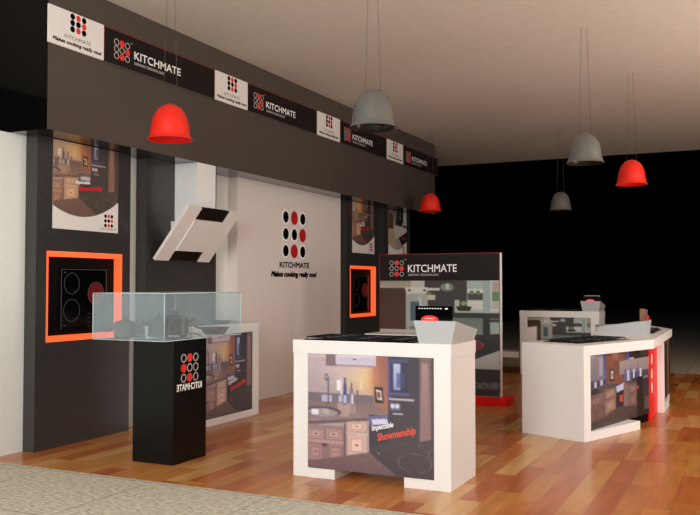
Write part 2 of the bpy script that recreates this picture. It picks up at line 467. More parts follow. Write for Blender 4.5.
def modern(W=180, H=180, panel=False):
    c = Canvas(W, H, (56, 52, 50))
    c.rect(0, 0, .26, .08, (150, 142, 126), (176, 168, 150)); c.rect(.26, 0, .37, .1, (190, 186, 178))
    c.rect(0, .065, .22, .45, (62, 38, 30), (84, 50, 38))
    for k in range(16): c.rect(0, .09+k*.022, .22, .094+k*.022, (120, 74, 52), alpha=.25+.25*(k % 3 == 0))
    c.rect(.215, .07, .4, .44, (164, 168, 160)); c.poly([(.205, .06), (.4, .06), (.4, .115), (.23, .12)], (206, 206, 198)); c.rect(.235, .08, .26, .1, (90, 100, 90)); c.rect(.36, .08, .385, .1, (90, 100, 90))
    c.rect(.255, .19, .33, .36, (74, 96, 104)); c.rect(.33, .15, .345, .44, (200, 202, 198)); c.rect(.25, .41, .4, .44, (120, 126, 112))
    c.rect(.4, .068, .5, .09, (206, 206, 196)); c.rect(.4, .13, .46, .17, (196, 192, 172)); c.rect(.39, .1, .43, .13, (110, 106, 84))
    c.ell(.56, .06, .055, .035, (120, 134, 122)); c.rect(.55, .03, .58, .08, (190, 200, 190)); c.rect(.0, .44, .4, .5, (190, 186, 180))
    c.rect(.73, 0, .92, .27, (160, 178, 172), (176, 190, 182)); c.rect(.735, .08, .86, .12, (216, 220, 210)); c.rect(.735, .11, .86, .2, (66, 62, 60)); c.rect(.75, .09, .785, .12, (96, 120, 84)); c.rect(.8, .09, .835, .12, (96, 120, 84)); c.rect(.735, .17, .86, .25, (204, 206, 198))
    c.rect(.86, 0, .92, .27, (150, 168, 164)); c.rect(.92, 0, 1, .27, (196, 208, 200)); c.rect(.935, .01, .995, .1, (176, 150, 146)); c.rect(.935, .1, .995, .18, (92, 128, 84)); c.rect(.935, .18, .995, .25, (180, 170, 164))
    c.rect(.62, .17, .66, .28, (190, 190, 182)); c.ell(.7, .225, .065, .06, (26, 24, 22), half='low'); c.ell(.7, .2, .03, .02, (126, 160, 90))
    c.rect(.62, .265, 1, .3, (170, 180, 174)); c.poly([(.62, .285), (1, .285), (1, .34), (.62, .33)], (40, 40, 40))
    c.rect(.4, .33, 1, .55, (104, 118, 110), (120, 130, 120)); c.rect(.86, .33, .915, .56, (36, 36, 36)); c.rect(.915, .35, 1, .46, (150, 168, 158)); c.rect(.915, .34, 1, .36, (44, 42, 42))
    c.poly([(.4, .5), (1, .46), (1, .6), (.4, .84)], (36, 34, 36)); c.ell(.78, .56, .09, .04, (150, 44, 44), ring=.25); c.ell(.78, .56, .06, .026, (110, 30, 34)); c.ell(.95, .51, .06, .02, (60, 60, 60), ring=.2)
    c.poly([(.4, .84), (1, .6), (1, .77), (.4, .76)], (176, 178, 174), (164, 164, 160)); c.rect(0, .5, .42, .77, (180, 176, 170))
    c.rect(0, .765, 1, 1, (34, 28, 28), (44, 40, 40))
    rs = np.random.RandomState(5).rand(H, W); k = (c.Y > .88) & (c.Y < .94) & (rs > .45); c.a[k] = (120, 116, 116)
    if panel:
        c.poly([(0, .2), (.16, .17), (.15, .98), (0, 1)], (240, 234, 228)); c.rect(.15, .17, .17, .98, (150, 140, 132))
    return c.finish(3, 1, 2)
def corner_kitchen(W=170, H=190):
    c = Canvas(W, H, (112, 106, 118))
    c.rect(0, 0, .26, .4, (140, 134, 140), (112, 104, 116)); c.rect(.03, .02, .1, .04, (190, 150, 190)); c.rect(.19, .05, .24, .3, (160, 150, 166)); c.rect(.25, 0, .3, .38, (56, 74, 146), (84, 110, 186))
    c.rect(.29, 0, .63, .46, (112, 64, 52), (128, 76, 60)); c.rect(.3, .02, .43, .2, (132, 78, 58)); c.rect(.46, .02, .6, .14, (136, 82, 64)); c.glow(.45, .03, .05, .06, (210, 150, 140), .8)
    c.rect(.63, 0, .68, .34, (60, 78, 150), (96, 120, 190)); c.rect(.68, 0, 1, .16, (40, 34, 40)); c.rect(.68, .12, .76, .17, (180, 180, 200)); c.rect(.86, .02, .98, .12, (66, 56, 58))
    c.rect(.52, .15, 1, .34, (156, 144, 142), (136, 124, 128)); c.rect(.7, .17, .705, .34, (100, 90, 96)); c.rect(.82, .17, .825, .34, (100, 90, 96))
    c.rect(.36, .24, .43, .4, (30, 26, 28)); c.rect(.375, .265, .415, .375, (206, 196, 176)); c.rect(.387, .29, .403, .35, (90, 60, 56))
    c.rect(0, .36, .3, .46, (60, 62, 90)); c.rect(.1, .37, .14, .45, (170, 180, 216)); c.rect(.2, .36, .24, .44, (170, 180, 216)); c.rect(.64, .33, 1, .43, (62, 62, 86))
    for k, x in enumerate((.6, .65, .69, .74, .8, .85)): c.rect(x, .28+.02*(k % 2), x+.03, .44, ((70, 90, 160), (190, 196, 222))[k % 2])
    c.poly([(0, .47), (.3, .42), (.52, .46), (1, .42), (1, .52), (.5, .52), (0, .56)], (84, 72, 76)); c.ell(.09, .5, .09, .035, (48, 42, 50)); c.ell(.8, .45, .1, .03, (50, 42, 50))
    c.rect(0, .56, .28, .92, (110, 82, 80)); c.door(.01, .58, .25, .7, (128, 96, 90), .15); c.door(.01, .74, .12, .9, (112, 80, 76)); c.door(.14, .72, .25, .88, (112, 80, 76))
    c.rect(.27, .5, .46, .84, (124, 94, 88)); c.door(.29, .53, .44, .63, (160, 124, 110), .15); c.door(.29, .67, .44, .82, (160, 124, 110), .15)
    c.rect(.46, .48, .6, .8, (38, 34, 44)); c.poly([(.46, .49), (.6, .46), (.6, .55), (.47, .58)], (176, 186, 224)); c.rect(.52, .62, .57, .72, (190, 66, 48))
    c.rect(.58, .48, .66, .8, (130, 100, 94)); c.rect(.67, .5, .8, .82, (112, 84, 80)); c.door(.68, .52, .79, .62, (140, 108, 98)); c.door(.68, .65, .79, .8, (130, 98, 90))
    c.poly([(0, .92), (.28, .86), (.5, .78), (.8, .82), (1, .92), (1, 1), (0, 1)], (84, 64, 60), (62, 50, 50))
    c.rect(.8, .42, 1, 1, (28, 24, 26)); c.rect(.9, .44, 1, .7, (52, 46, 48)); c.rect(.92, .72, 1, .92, (90, 70, 66)); c.ell(.82, .57, .015, .03, (200, 60, 44)); c.rect(.9, .42, .98, .46, (120, 110, 112))
    return c.finish(6, 1, 3)
def small_modern(W=90, H=150):
    c = Canvas(W, H, (160, 150, 140))
    c.rect(0, 0, 1, .2, (120, 112, 106)); c.rect(0, .12, .26, .62, (104, 62, 46), (88, 52, 38)); c.rect(.26, .12, .36, .62, (150, 150, 146)); c.rect(.36, .2, .46, .56, (86, 104, 110)); c.rect(.46, 0, .62, .42, (52, 46, 44)); c.ell(.6, .36, .2, .09, (40, 36, 36))
    c.rect(.78, 0, 1, .4, (190, 186, 178)); c.rect(.66, 0, .8, .34, (30, 28, 28)); c.ell(.9, .44, .1, .03, (40, 36, 36))
    c.rect(0, .56, .3, .62, (176, 166, 150)); c.poly([(.3, .45), (1, .5), (1, .75), (.3, .85)], (196, 190, 180)); c.poly([(.55, .8), (1, .6), (1, .92), (.7, 1)], (30, 24, 26)); c.ell(.82, .8, .08, .05, (170, 30, 36)); c.rect(0, .62, .36, 1, (176, 160, 130))
    c.ell(.2, .82, .05, .03, (220, 50, 50))
    return c.finish(4, 1, 7)
def srgb2lin(a):
    a = a/255.
    return np.where(a <= .04045, a/12.92, ((a+.055)/1.055)**2.4)
def print_mesh(P, a0, a1, b0, b1, cv, thick=.004, backm=None):
    """printed sheet: a fine grid of coloured points on plane P, on a thin board; b up, picture rows downward"""
    H, W = cv.a.shape[:2]
    aa = np.linspace(a0, a1, W); bb = np.linspace(b1, b0, H)
    verts = [P(a, b, thick) for b in bb for a in aa]
    n = len(verts)
    faces = []
    for j in range(H-1):
        for i in range(W-1):
            k = j*W+i; faces.append((k, k+W, k+W+1, k+1))
    vb = [P(a0, b1, 0), P(a0, b0, 0), P(a1, b0, 0), P(a1, b1, 0)]
    tl, bl, br, tr = 0, (H-1)*W, H*W-1, W-1
    B = [n, n+1, n+2, n+3]
    faces += [(tl, B[0], B[1], bl), (bl, B[1], B[2], br), (br, B[2], B[3], tr), (tr, B[3], B[0], tl), (B[0], B[3], B[2], B[1])]
    return verts+vb, faces, n
def print_obj(name, P, a0, a1, b0, b1, cv, parent, thick=.004):
    verts, faces, n = print_mesh(P, a0, a1, b0, b1, cv, thick)
    base = Vector(parent['_base']) if parent is not None else Vector((0, 0, 0))
    me = bpy.data.meshes.new(name)
    me.from_pydata([tuple(v-base) for v in verts], [], faces)
    at = me.color_attributes.new('ink', 'FLOAT_COLOR', 'POINT')
    c = np.ones((len(verts), 4)); c[:n, :3] = srgb2lin(cv.a).reshape(-1, 3); c[n:, :3] = .03
    at.data.foreach_set('color', c.ravel())
    me.materials.append(M['print'])
    o = bpy.data.objects.new(name, me); COL.objects.link(o)
    if parent is not None:
        o.parent = parent; o['_base'] = list(base)
    return o

def unwarp(cv, k):
    # the picture was drawn as seen at a slant: spread its columns evenly over the flat sheet
    w_ = (np.arange(cv.W)+.5)/cv.W
    p = w_*k/(1+(k-1)*w_)
    cv.a = cv.a[:, np.clip((p*cv.W).astype(int), 0, cv.W-1)]
    return cv
def mute(cv, keep, gain):
    g = cv.a.mean(2, keepdims=True); cv.a = np.clip((cv.a*keep+g*(1-keep))*gain, 0, 255); return cv
KITCHEN = unwarp(kitchen(), .932)
KITCHEN.a = np.clip(KITCHEN.a*.97+np.array((172, 158, 186))*.07, 0, 255)
MODERN = unwarp(modern(), .937)
CORNER = mute(unwarp(corner_kitchen(), 1.157), .85, 1.0)

# ================================================================== the setting
def struct(name, dims, m, label=None, category=None):
    o = box(name, dims, m); o['kind'] = 'structure'
    if label: o['label'] = label
    if category: o['category'] = category
    return o
struct('floor', (-8, 8, 4.535, 13.33, -.1, 0), M['wood'], 'orange-brown plank floor with a soft shine under the counters', 'floor')
struct('floor', (-8, 8, -4, 4.535, -.1, 0), M['aisle'], 'pale mottled aisle floor in front of the wooden planks', 'floor')
struct('floor', (-8, 8, 13.33, 45, -.1, 0), M['aisle'], 'dim aisle floor beyond the far edge of the wooden planks', 'floor')
struct('ceiling', (-8, 8, -4, 15.81, 3.65, 3.75), M['ceil'], 'plain beige ceiling that ends in front of the black hall', 'ceiling')
XB, XS = -5.17, -5.05
struct('wall_left', (-5.3, XB, 2.5, 13.0, 0, 2.478), M['basewall'], 'pale back wall seen in the gaps between the dark panels', 'wall')

# overhead bulkhead
def bulkhead():
    bm = bmesh.new(); bx(bm, -6.2, -4.78, 4.735, 13.357, 2.478, 3.65)
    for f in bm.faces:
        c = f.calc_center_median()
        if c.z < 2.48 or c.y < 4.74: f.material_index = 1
    bm.normal_update()
    o = obj('bulkhead', bm, [M['bulk'], M['soffit']])
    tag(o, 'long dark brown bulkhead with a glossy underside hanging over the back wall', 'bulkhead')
    o['kind'] = 'structure'
bulkhead()

# ================================================================== display panels along the wall
def dark_panel(y0, y1, label, niche):
    t = thing('partition', label, 'partition', ((XB+XS)/2, (y0+y1)/2, 0), 'dark gloss display panels along the back wall')
    bm = bmesh.new(); g = .002
    if niche:
        a0, a1, z0, z1 = y0+.11, y1-.11, .845, 1.572
        bx(bm, XB+g, XS, y0, a0, 0, 2.4775); bx(bm, XB+g, XS, a1, y1, 0, 2.4775)
        bx(bm, XB+g, XS, a0, a1, 0, z0); bx(bm, XB+g, XS, a0, a1, z1, 2.4775)
        bx(bm, XB+g, XS-.07, a0, a1, z0, z1, 1)
        obj('panel_body', bm, [M['dark'], M['blackmatt']], t)
        bm = bmesh.new(); x0, x1 = XS-.069, XS+.004
        bx(bm, x0, x1, a0, a1, z1-.042, z1); bx(bm, x0, x1, a0, a1, z0, z0+.045)
        bx(bm, x0, x1, a0, a0+.016, z0+.045, z1-.042); bx(bm, x0, x1, a1-.022, a1, z0+.045, z1-.042)
        o = obj('niche_lining', bm, M['orange'], t); o['label'] = 'glowing orange lining'
    else:
        bx(bm, XB+g, XS, y0, y1, 0, 2.4775)
        obj('panel_body', bm, M['dark'], t)
    return t
dark_panel(4.905, 6.01, 'nearest dark gloss wall panel with a large orange lit recess, left of the glass case', True)
dark_panel(6.23, 7.36, 'dark gloss wall panel without a recess, behind the slanted cooker hood', False)
dark_panel(10.505, 11.61, 'dark gloss wall panel with a small orange lit recess, right of the white logo wall', True)
dark_panel(11.80, 12.905, 'farthest dark gloss wall panel, mostly hidden behind the printed sign board', False)

# hobs shown upright in the recesses
def niche_hob(dy, label):
    x = XS-.069
    t = thing('ceramic_hob', label, 'hob', (x, 5.5+dy, .92), 'ceramic hobs shown upright in orange lit recesses')
    bm = bmesh.new(); bx(bm, x, x+.012, 5.224+dy, 5.777+dy, .926, 1.441, bev=.003)
    obj('glass_plate', bm, M['glassblack'], t)
    bm = bmesh.new(); bx(bm, x+.012, x+.0125, 5.232+dy, 5.238+dy, .936, 1.432); bx(bm, x+.012, x+.0125, 5.232+dy, 5.77+dy, 1.428, 1.432)
    bx(bm, x+.012, x+.0125, 5.764+dy, 5.77+dy, .936, 1.432)
    for k in range(4): bx(bm, x+.012, x+.0125, 5.545+.0*k+dy, 5.56+dy, .95+.035*k, .956+.035*k)
    bx(bm, x+.012, x+.0125, 5.262+dy, 5.285+dy, .965, .972); bx(bm, x+.012, x+.0125, 5.262+dy, 5.285+dy, 1.40, 1.407)
    obj('printed_marks', bm, M['zonegrey'], t)
    P = Plane((x+.012, 0, 0), (0, 1, 0), (0, 0, 1))
    for y, z, r, red in ((5.353, 1.313, .088, 0), (5.353, 1.089, .094, 0), (5.639, 1.227, .098, 1)):
        bm = bmesh.new()
        if red:
            disc(bm, P, y+dy, z, r*.93, r*.93, 0, .0015, 1); disc(bm, P, y+dy, z, r, r, 0, .002, 0, hole=.955); disc(bm, P, y+dy, z, r*.6, r*.6, .0015, .0022, 0, hole=.97)
            o = obj('cooking_zone', bm, [M['zonegrey'], M['zonered']], t); o['label'] = 'cooking zone glowing dark red'
        else:
            disc(bm, P, y+dy, z, r, r, 0, .0015, 0, hole=.965); bx(bm, x+.012, x+.0132, y+.02+dy, y+.05+dy, z-r*.75, z-r*.72)
            obj('cooking_zone', bm, [M['zonegrey']], t)
niche_hob(0, 'black ceramic hob with one red zone standing upright in the large nearest orange recess')
niche_hob(5.6, 'black ceramic hob upright in the far small orange recess, left of the printed sign board')

# posters
def logo_small(bm, P, a, b, s): emblem(bm, P, a, b, s, s*.4, 'light')
def poster(dy, y0, y1, cv, label, words):
    x = XS+.001
    t = thing('poster', label, 'poster', (x, (y0+y1)/2, 1.755), 'posters hung on the dark wall panels')
    P = Plane((x, y0, 1.755), (0, 1, 0), (0, 0, 1))
    print_obj('printed_sheet', P, 0, y1-y0, 0, .717, cv, t, .005)
    P2 = Plane((x+.005, y0, 1.755), (0, 1, 0), (0, 0, 1)); wd = y1-y0
    bm = bmesh.new(); emblem(bm, P2, wd*.845, .1, .04, .0155, 'light', c=.0005); obj('emblem', bm, [M['ink'], M['redink'], M['ringgrey']], t)
    bm = bmesh.new(); text_on(bm, P2, 'KITCHMATE', wd*.71, wd*.965, .02, .038, .001); obj('lettering', bm, M['greyink'], t)
    if words == 1:
        bm = bmesh.new(); text_on(bm, P2, 'Impeccable', wd*.33, wd*.54, .375, .412, .001, rise=.01, bold=.002); o = obj('slogan', bm, M['whiteink'], t)
        bm = bmesh.new(); text_on(bm, P2, 'Showmanship', wd*.38, wd*.73, .315, .362, .0012, rise=.028, bold=.004); o = obj('slogan', bm, M['posterred'], t); o['label'] = 'slogan line in red'
    return t
def poster_canvas(src, u0, u1, v0, v1, arc, W=150, H=144, tint=(1, 1, 1)):
    """resample part of a picture above a white foot with a curved upper edge; arc = (left, lowest, right) rows"""
    c = Canvas(W, H, (232, 226, 220))
    h, w_ = src.a.shape[:2]
    ui = np.clip(((u0+(u1-u0)*c.X)*w_).astype(int), 0, w_-1); vi = np.clip(((v0+(v1-v0)*c.Y)*h).astype(int), 0, h-1)
    pic = np.clip(src.a[vi, ui]*np.array(tint), 0, 255)
    l, m_, r = arc
    # parabola through left, middle and right rows
    X = c.X; edge = l*(2*X-1)*(X-1)+m_*4*X*(1-X)+r*X*(2*X-1)
    k = c.Y < edge
    c.a[k] = pic[k]
    return c
PK = poster_canvas(KITCHEN, .184, 1.03, .11, 1.25, (.735, .835, .62), tint=(1.0, .92, .78))
poster(0, 5.067, 5.838, PK, 'kitchen photo poster on the nearest dark panel, above the large orange recess', 1)
poster(5.6, 10.68, 11.44, PK, 'brown kitchen photo poster above the small far orange recess', 1)
PM = poster_canvas(small_modern(), 0, 1, 0, 1.35, (.74, .86, .66), W=90)
poster(0, 11.985, 12.735, PM, 'pale kitchen photo poster on the farthest dark panel, above the sign board', 2)

# white logo wall
def logo_wall():
    y0, y1 = 7.765, 10.314
    t = thing('partition', 'wide pinkish white wall panel with a nine dot emblem and slogan', 'wall panel', ((XB+XS)/2, (y0+y1)/2, 0))
    box('panel_body', (XB+.002, XS, y0, y1, 0, 2.4775), M['wall'], t)
    P = Plane((XS, 0, 0), (0, 1, 0), (0, 0, 1))
    bm = bmesh.new(); emblem(bm, P, 9.025, 1.914, .211, .083, 'ringed', stepb=.2035, ra=.081, c=.004)
    obj('emblem', bm, [M['ink'], M['deepred'], M['whiteink']], t)
    bm = bmesh.new(); text_on(bm, P, 'KITCHMATE', 8.67, 9.40, 1.508, 1.572, .003, bold=.006); obj('lettering', bm, M['ink'], t)
    bm = bmesh.new(); text_on(bm, P, 'Makes cooking really cool', 8.47, 9.58, 1.378, 1.455, .003, shear=.25, bold=.01); o = obj('slogan', bm, M['ink'], t)
logo_wall()

# signs along the bulkhead
Z0, Z1 = 3.1355, 3.4275
def white_sign(y0, y1, label):
    x = -4.778
    t = thing('sign', label, 'sign', (x, (y0+y1)/2, Z0), 'white sign panels on the bulkhead')
    box('board', (x, -4.765, y0, y1, Z0, Z1), M['signwhite'], t)
    P = Plane((-4.765, (y0+y1)/2, Z0), (0, 1, 0), (0, 0, 1))
    bm = bmesh.new(); emblem(bm, P, .01, .21, .0625, .024, 'light', stepb=.05, c=.001); obj('emblem', bm, [M['ink'], M['redink'], M['ringgrey']], t)
    bm = bmesh.new(); text_on(bm, P, 'KITCHMATE', -.135, .148, .076, .106, .001); obj('lettering', bm, M['greyink'], t)
    bm = bmesh.new(); text_on(bm, P, 'Makes cooking really cool', -.262, .262, .022, .058, .001, shear=.25, bold=.003); obj('slogan', bm, M['ink'], t)
def dark_sign(y0, y1, label):
    x = -4.778
    t = thing('sign', label, 'sign', (x, (y0+y1)/2, Z0), 'dark sign panels on the bulkhead')
    bm = bmesh.new(); bx(bm, x, -4.766, y0, y1, Z0, Z1); obj('board', bm, M['signdark'], t)
    bm = bmesh.new(); e = .006
    bx(bm, -4.766, -4.764, y0, y1, Z1-e, Z1); bx(bm, -4.766, -4.764, y0, y0+e, Z0, Z1-e); bx(bm, -4.766, -4.764, y1-e, y1, Z0, Z1-e)
    obj('red_edging', bm, M['redline'], t)
    box('lower_edging', (-4.772, -4.763, y0, y1, Z0-.005, Z0-.0002), M['greyink'], t)
    P = Plane((-4.7655, y0, Z0), (0, 1, 0), (0, 0, 1))
    bm = bmesh.new(); emblem(bm, P, .222, .136, .068, .029, 'dark', stepb=.057, ra=.031, c=.001); obj('emblem', bm, [M['ink'], M['redink'], M['ringgrey']], t)
    bm = bmesh.new(); text_on(bm, P, 'KITCHMATE', .377, 1.028, .1, .168, .001, bold=.003); obj('lettering', bm, M['whiteink'], t)
    bm = bmesh.new(); text_on(bm, P, 'TM', .325, .35, .222, .232, .001); obj('trademark_sign', bm, M['whiteink'], t)
    bm = bmesh.new(); text_on(bm, P, 'GERMAN TECHNOLOGY', .378, .79, .055, .077, .001, bold=.003); obj('small_lettering', bm, M['ringgrey'], t)
ys = [4.69, 5.286, 6.857, 7.454, 9.01, 9.645, 11.17, 11.805, 13.345]
ys = [v*1.0074 for v in ys]
pos = ['first white sign panel from the near left end of the bulkhead', 'second white sign panel from the left, right of the longest looking dark sign', 'third white sign panel from the left, just left of the large grey pendant lamp', 'farthest and smallest white sign panel on the bulkhead']
posd = ['dark sign panel nearest the camera, above the near red pendant lamp', 'second dark sign panel from the left, between two white sign panels', 'third dark sign panel from the left, partly behind the large grey pendant lamp', 'farthest dark sign panel at the right end of the bulkhead']
for i in range(4):
    white_sign(ys[2*i], ys[2*i+1], pos[i])
    dark_sign(ys[2*i+1], ys[2*i+2], posd[i])

# ================================================================== cooker hood
def hood():
    y0, y1 = 6.295, 7.162
    t = thing('cooker_hood', 'slanted white and black cooker hood with tall white chimney on the wall', 'cooker hood', (-5.05, 6.8, 1.5))
    bm = bmesh.new(); bx(bm, XS+.001, -4.78, 6.652, 6.954, 1.86, 2.476, bev=.002)
    obj('chimney', bm, M['chimney'], t)
    U = Vector((-4.615+5.0, 0, 2.015-1.53)); Ln = U.length
    P = Plane((-5.0, y0, 1.53), (0, 1, 0), U)    # n = u x v
    if P.n.x < 0: P.n = -P.n
    wd = y1-y0
    bm = bmesh.new(); slab_on(bm, P, .01, wd-.01, .004, Ln-.004, -.03, -.012); obj('glass_back', bm, M['black'], t)
    bm = bmesh.new(); slab_on(bm, P, 0, .205, 0, Ln, -.03, 0); obj('side_strip', bm, M['steel'], t)
    bm = bmesh.new(); slab_on(bm, P, wd-.19, wd, 0, Ln, -.03, 0); obj('side_strip', bm, M['steel'], t)
    bm = bmesh.new(); slab_on(bm, P, .215, wd-.195, Ln*.2, Ln*.78, -.012, .003); obj('filter_cover', bm, M['steel'], t)
    bm = bmesh.new(); slab_on(bm, P, .205, .222, Ln*.2, Ln*.78, -.012, .008); obj('cover_edge', bm, M['chimney'], t)
    for k in range(5):
        bm = bmesh.new(); disc(bm, P, wd-.075, Ln*(.6+.045*k), .008, .008, 0, .004, 0, 16); obj('button', bm, M['whiteink'], t)
    # duct joining the slanted body to the chimney
    bm = bmesh.new()
    q = [P(.3, Ln*.35, -.03), P(wd-.3, Ln*.35, -.03), P(wd-.3, Ln*.75, -.03), P(.3, Ln*.75, -.03)]
    b2 = [Vector((XS+.002, p.y, p.z)) for p in q]
    va = [bm.verts.new(p) for p in q]; vb = [bm.verts.new(p) for p in b2]
    bm.faces.new(va); bm.faces.new(vb[::-1])
    for i in range(4): bm.faces.new((va[i], vb[i], vb[(i+1) % 4], va[(i+1) % 4]))
    bmesh.ops.recalc_face_normals(bm, faces=bm.faces[:])
    obj('duct', bm, M['steel'], t)
hood()

# ================================================================== counters
def gas_hob(base, W, D, label, rot=0, group=None):
    """hob lying on a worktop: base = centre of its underside"""
    t = thing('gas_hob', label, 'hob', base, group)
    cx, cy, cz = base
    bm = bmesh.new(); bx(bm, cx-W/2, cx+W/2, cy-D/2, cy+D/2, cz, cz+.007, bev=.002); obj('glass_plate', bm, M['glassblack'], t)
    for k, (u, v, r) in enumerate(((-.33, .22, .042), (-.33, -.24, .034), (.02, 0.02, .058), (.34, .22, .034), (.34, -.24, .042))):
        x, y = cx+u*W, cy+v*D
        bm = bmesh.new(); lathe(bm, [(0, .008), (r*1.2, .008), (r*1.2, .010), (r, .012), (r, .014), (r*.9, .016), (0, .016)], (x, y, cz), 24); obj('burner', bm, M['iron'], t)
    for s in (-1, 0, 1):
        bm = bmesh.new(); x0 = cx+s*W*.33; hw = W*.155
        for a in (-1, 1):
            tube(bm, [(x0+a*hw, cy-D*.42, cz+.007), (x0+a*hw, cy-D*.42, cz+.02), (x0+a*hw, cy+D*.42, cz+.02), (x0+a*hw, cy+D*.42, cz+.007)], .0045, 6)
        for yy in (-.42, -.15, .15, .42): tube(bm, [(x0-hw, cy+D*yy, cz+.02), (x0+hw, cy+D*yy, cz+.02)], .0045, 6)
        tube(bm, [(x0, cy-D*.42, cz+.02), (x0, cy+D*.42, cz+.02)], .0045, 6)
        obj('pan_support', bm, M['iron'], t)
    for k in range(5):
        bm = bmesh.new(); lathe(bm, [(0, .007), (.014, .007), (.013, .016), (0, .017)], (cx-W*.2+k*W*.1, cy-D*.455, cz), 16); obj('knob', bm, M['iron'], t)
    t.rotation_euler = (0, 0, rot)
    return t
def counter(x1, y0, label, canvas, slogan, hgt=.925, face='front', group=None):
    """counter 1.145 wide, 0.52 deep; face front looks to -Y, its right front corner at (x1, y0)"""
    Wd, Dp = 1.13, .522
    t = thing('display_counter', label, 'counter', (x1-Wd/2, y0+Dp/2, 0), group)
    x0 = x1-Wd
    bm = bmesh.new(); bx(bm, x0-.004, x1+.004, y0-.004, y0+Dp+.004, .835, hgt, bev=.003); obj('worktop', bm, M['white'], t)
    bm = bmesh.new(); bx(bm, x0, x0+.11, y0, y0+Dp, 0, .8348, bev=.002); obj('side_panel', bm, M['white'], t)
    bm = bmesh.new(); bx(bm, x1-.112, x1, y0, y0+Dp, 0, .8348, bev=.002); obj('side_panel', bm, M['white'], t)
    bm = bmesh.new(); bx(bm, x0+.1102, x0+.315, y0, y0+.28, 0, .063); obj('foot', bm, M['white'], t)
    bm = bmesh.new(); bx(bm, x1-.316, x1-.1122, y0, y0+.28, 0, .063); obj('foot', bm, M['white'], t)
    box('core', (x0+.1102, x1-.1122, y0+.02, y0+Dp-.01, .064, .8346), M['white'], t)
    P = Plane((x0+.111, y0+.019, .064), (1, 0, 0), (0, 0, 1))
    wd = Wd-.224; ht = .7695
    print_obj('printed_panel', P, 0, wd, 0, ht, canvas, t, .012)
    if slogan:
        P2 = Plane((x0+.111, y0+.006, .064), (1, 0, 0), (0, 0, 1))
        bm = bmesh.new(); text_on(bm, P2, 'Impeccable', .475, .625, .268, .313, .0015, rise=.036, bold=.0015); obj('slogan', bm, M['whiteink'], t)
        bm = bmesh.new(); text_on(bm, P2, 'Showmanship', .515, .78, .2, .262, .0015, rise=.066, bold=.003); o = obj('slogan', bm, M['slogred'], t); o['label'] = 'slogan line in orange red'
    return t
# front counter
CX1 = -1.722
front = counter(CX1, 5.093, 'nearest white counter with a bright kitchen photo, in the middle of the floor', KITCHEN, True, group='white counters with printed fronts')
# counter standing against the wall (a copy turned to face right)
back = copy_thing(front, (-4.528-.522/2+.006, 7.355-1.13/2, 0), 'white counter against the back wall, partly behind the black pedestal', 'white counters with printed fronts', rot=math.pi/2)
def full_plinth():
    # the wall counter stands on an unbroken plinth
    bm = bmesh.new(); bx(bm, CX1-1.13+.3152, CX1-.3162, 5.093, 5.093+.28, 0, .063)
    o = obj('foot', bm, M['white'], front); o.parent = back
full_plinth()
# far counter
far = counter(-1.96, 12.3, 'farthest white counter with a grey kitchen photo, behind the angular counter', modern(W=120, H=100, panel=True), False, group='white counters with printed fronts')

gas_hob((-2.375, 5.30, .925), .81, .4, 'black gas hob on the nearest white counter, left of the grey flared box')
gas_hob((-4.79, 6.7, .925), .81, .4, 'black gas hob on the wall counter, seen behind the glass case', rot=math.pi/2)
gas_hob((-2.62, 12.5, .925), .81, .4, 'black gas hob on the farthest counter')

def flared_box(base, rot, label, k=1.0, parent=None):
    """open grey box, flared at the top, its rim sloping down to the back; local front faces -Y, base = front bottom middle"""
    t = thing('flared_box', label, 'box', base, 'grey flared boxes on the counters')
    W0, W1, D, h0, h1, th = .22*k, .284*k, .472*k, .147*k, .073*k, .008
    bm = bmesh.new(); B = Vector(base)
    def ring(w_b, w_t, yb0, yb1, yt0, yt1, zb, s):
        return [B+Vector(p) for p in ((-w_b/2, yb0, zb), (w_b/2, yb0, zb), (w_b/2, yb1, zb), (-w_b/2, yb1, zb))], \
               [B+Vector(p) for p in ((-w_t/2, yt0, h0), (w_t/2, yt0, h0), (w_t/2*.94, yt1, h1), (-w_t/2*.94, yt1, h1))]
    ob, ot = ring(W0, W1, 0, D, -.012, D+.012, 0, 0)
    ib, it = ring(W0-2*th, W1-2*th, th, D-th, -.012+th, D+.012-th, th, 0)
    vo, vt, vi, wt = [[bm.verts.new(p) for p in q] for q in (ob, ot, ib, it)]
    bm.faces.new(vo[::-1]); bm.faces.new(vi)
    for i in range(4):
        j = (i+1) % 4
        bm.faces.new((vo[i], vo[j], vt[j], vt[i])); bm.faces.new((vi[j], vi[i], wt[i], wt[j])); bm.faces.new((vt[i], vt[j], wt[j], wt[i]))
    obj('box_shell', bm, M['bin'], t)
    t.rotation_euler = (0, 0, rot)
    return t
flared_box((-1.826, 5.097, .925), 0, 'light grey flared open box at the right end of the nearest white counter')
flared_box((-2.076, 12.31, .925), 0, 'small looking grey flared box on the farthest white counter')

def hob_display(base, label):
    """black upright display glass on a short stand; base = underside middle of the stand"""
    x, y, z = base
    t = thing('display_screen', label, 'display screen', base, 'upright black display glasses in grey boxes')
    box('stand', (x-.06, x+.06, y-.02, y+.02, z, z+.104), M['blackmatt'], t)
    bm = bmesh.new(); bx(bm, x-.13, x+.13, y-.008, y+.008, z+.104, z+.226, bev=.003); obj('screen', bm, M['glassblack'], t)
    P = Plane((x, y-.008, z), (1, 0, 0), (0, 0, 1))
    bm = bmesh.new()
    for k in range(9): slab_on(bm, P, -.105+k*.019, -.095+k*.019, .207, .212, 0, .001)
    obj('white_marks', bm, M['silverwhite'], t)
    bm = bmesh.new(); slab_on(bm, P, .082, .1, .205, .213, 0, .001); obj('badge', bm, M['silverwhite'], t)
    bm = bmesh.new(); disc(bm, P, -.027, .136, .06, .027, 0, .001); obj('red_zone', bm, M['redglow'], t)
    bm = bmesh.new()
    for k in range(4): slab_on(bm, P, -.06+k*.018, -.047+k*.018, .14, .145, .001, .0015)
    obj('red_zone_marks', bm, M['whiteink'], t)
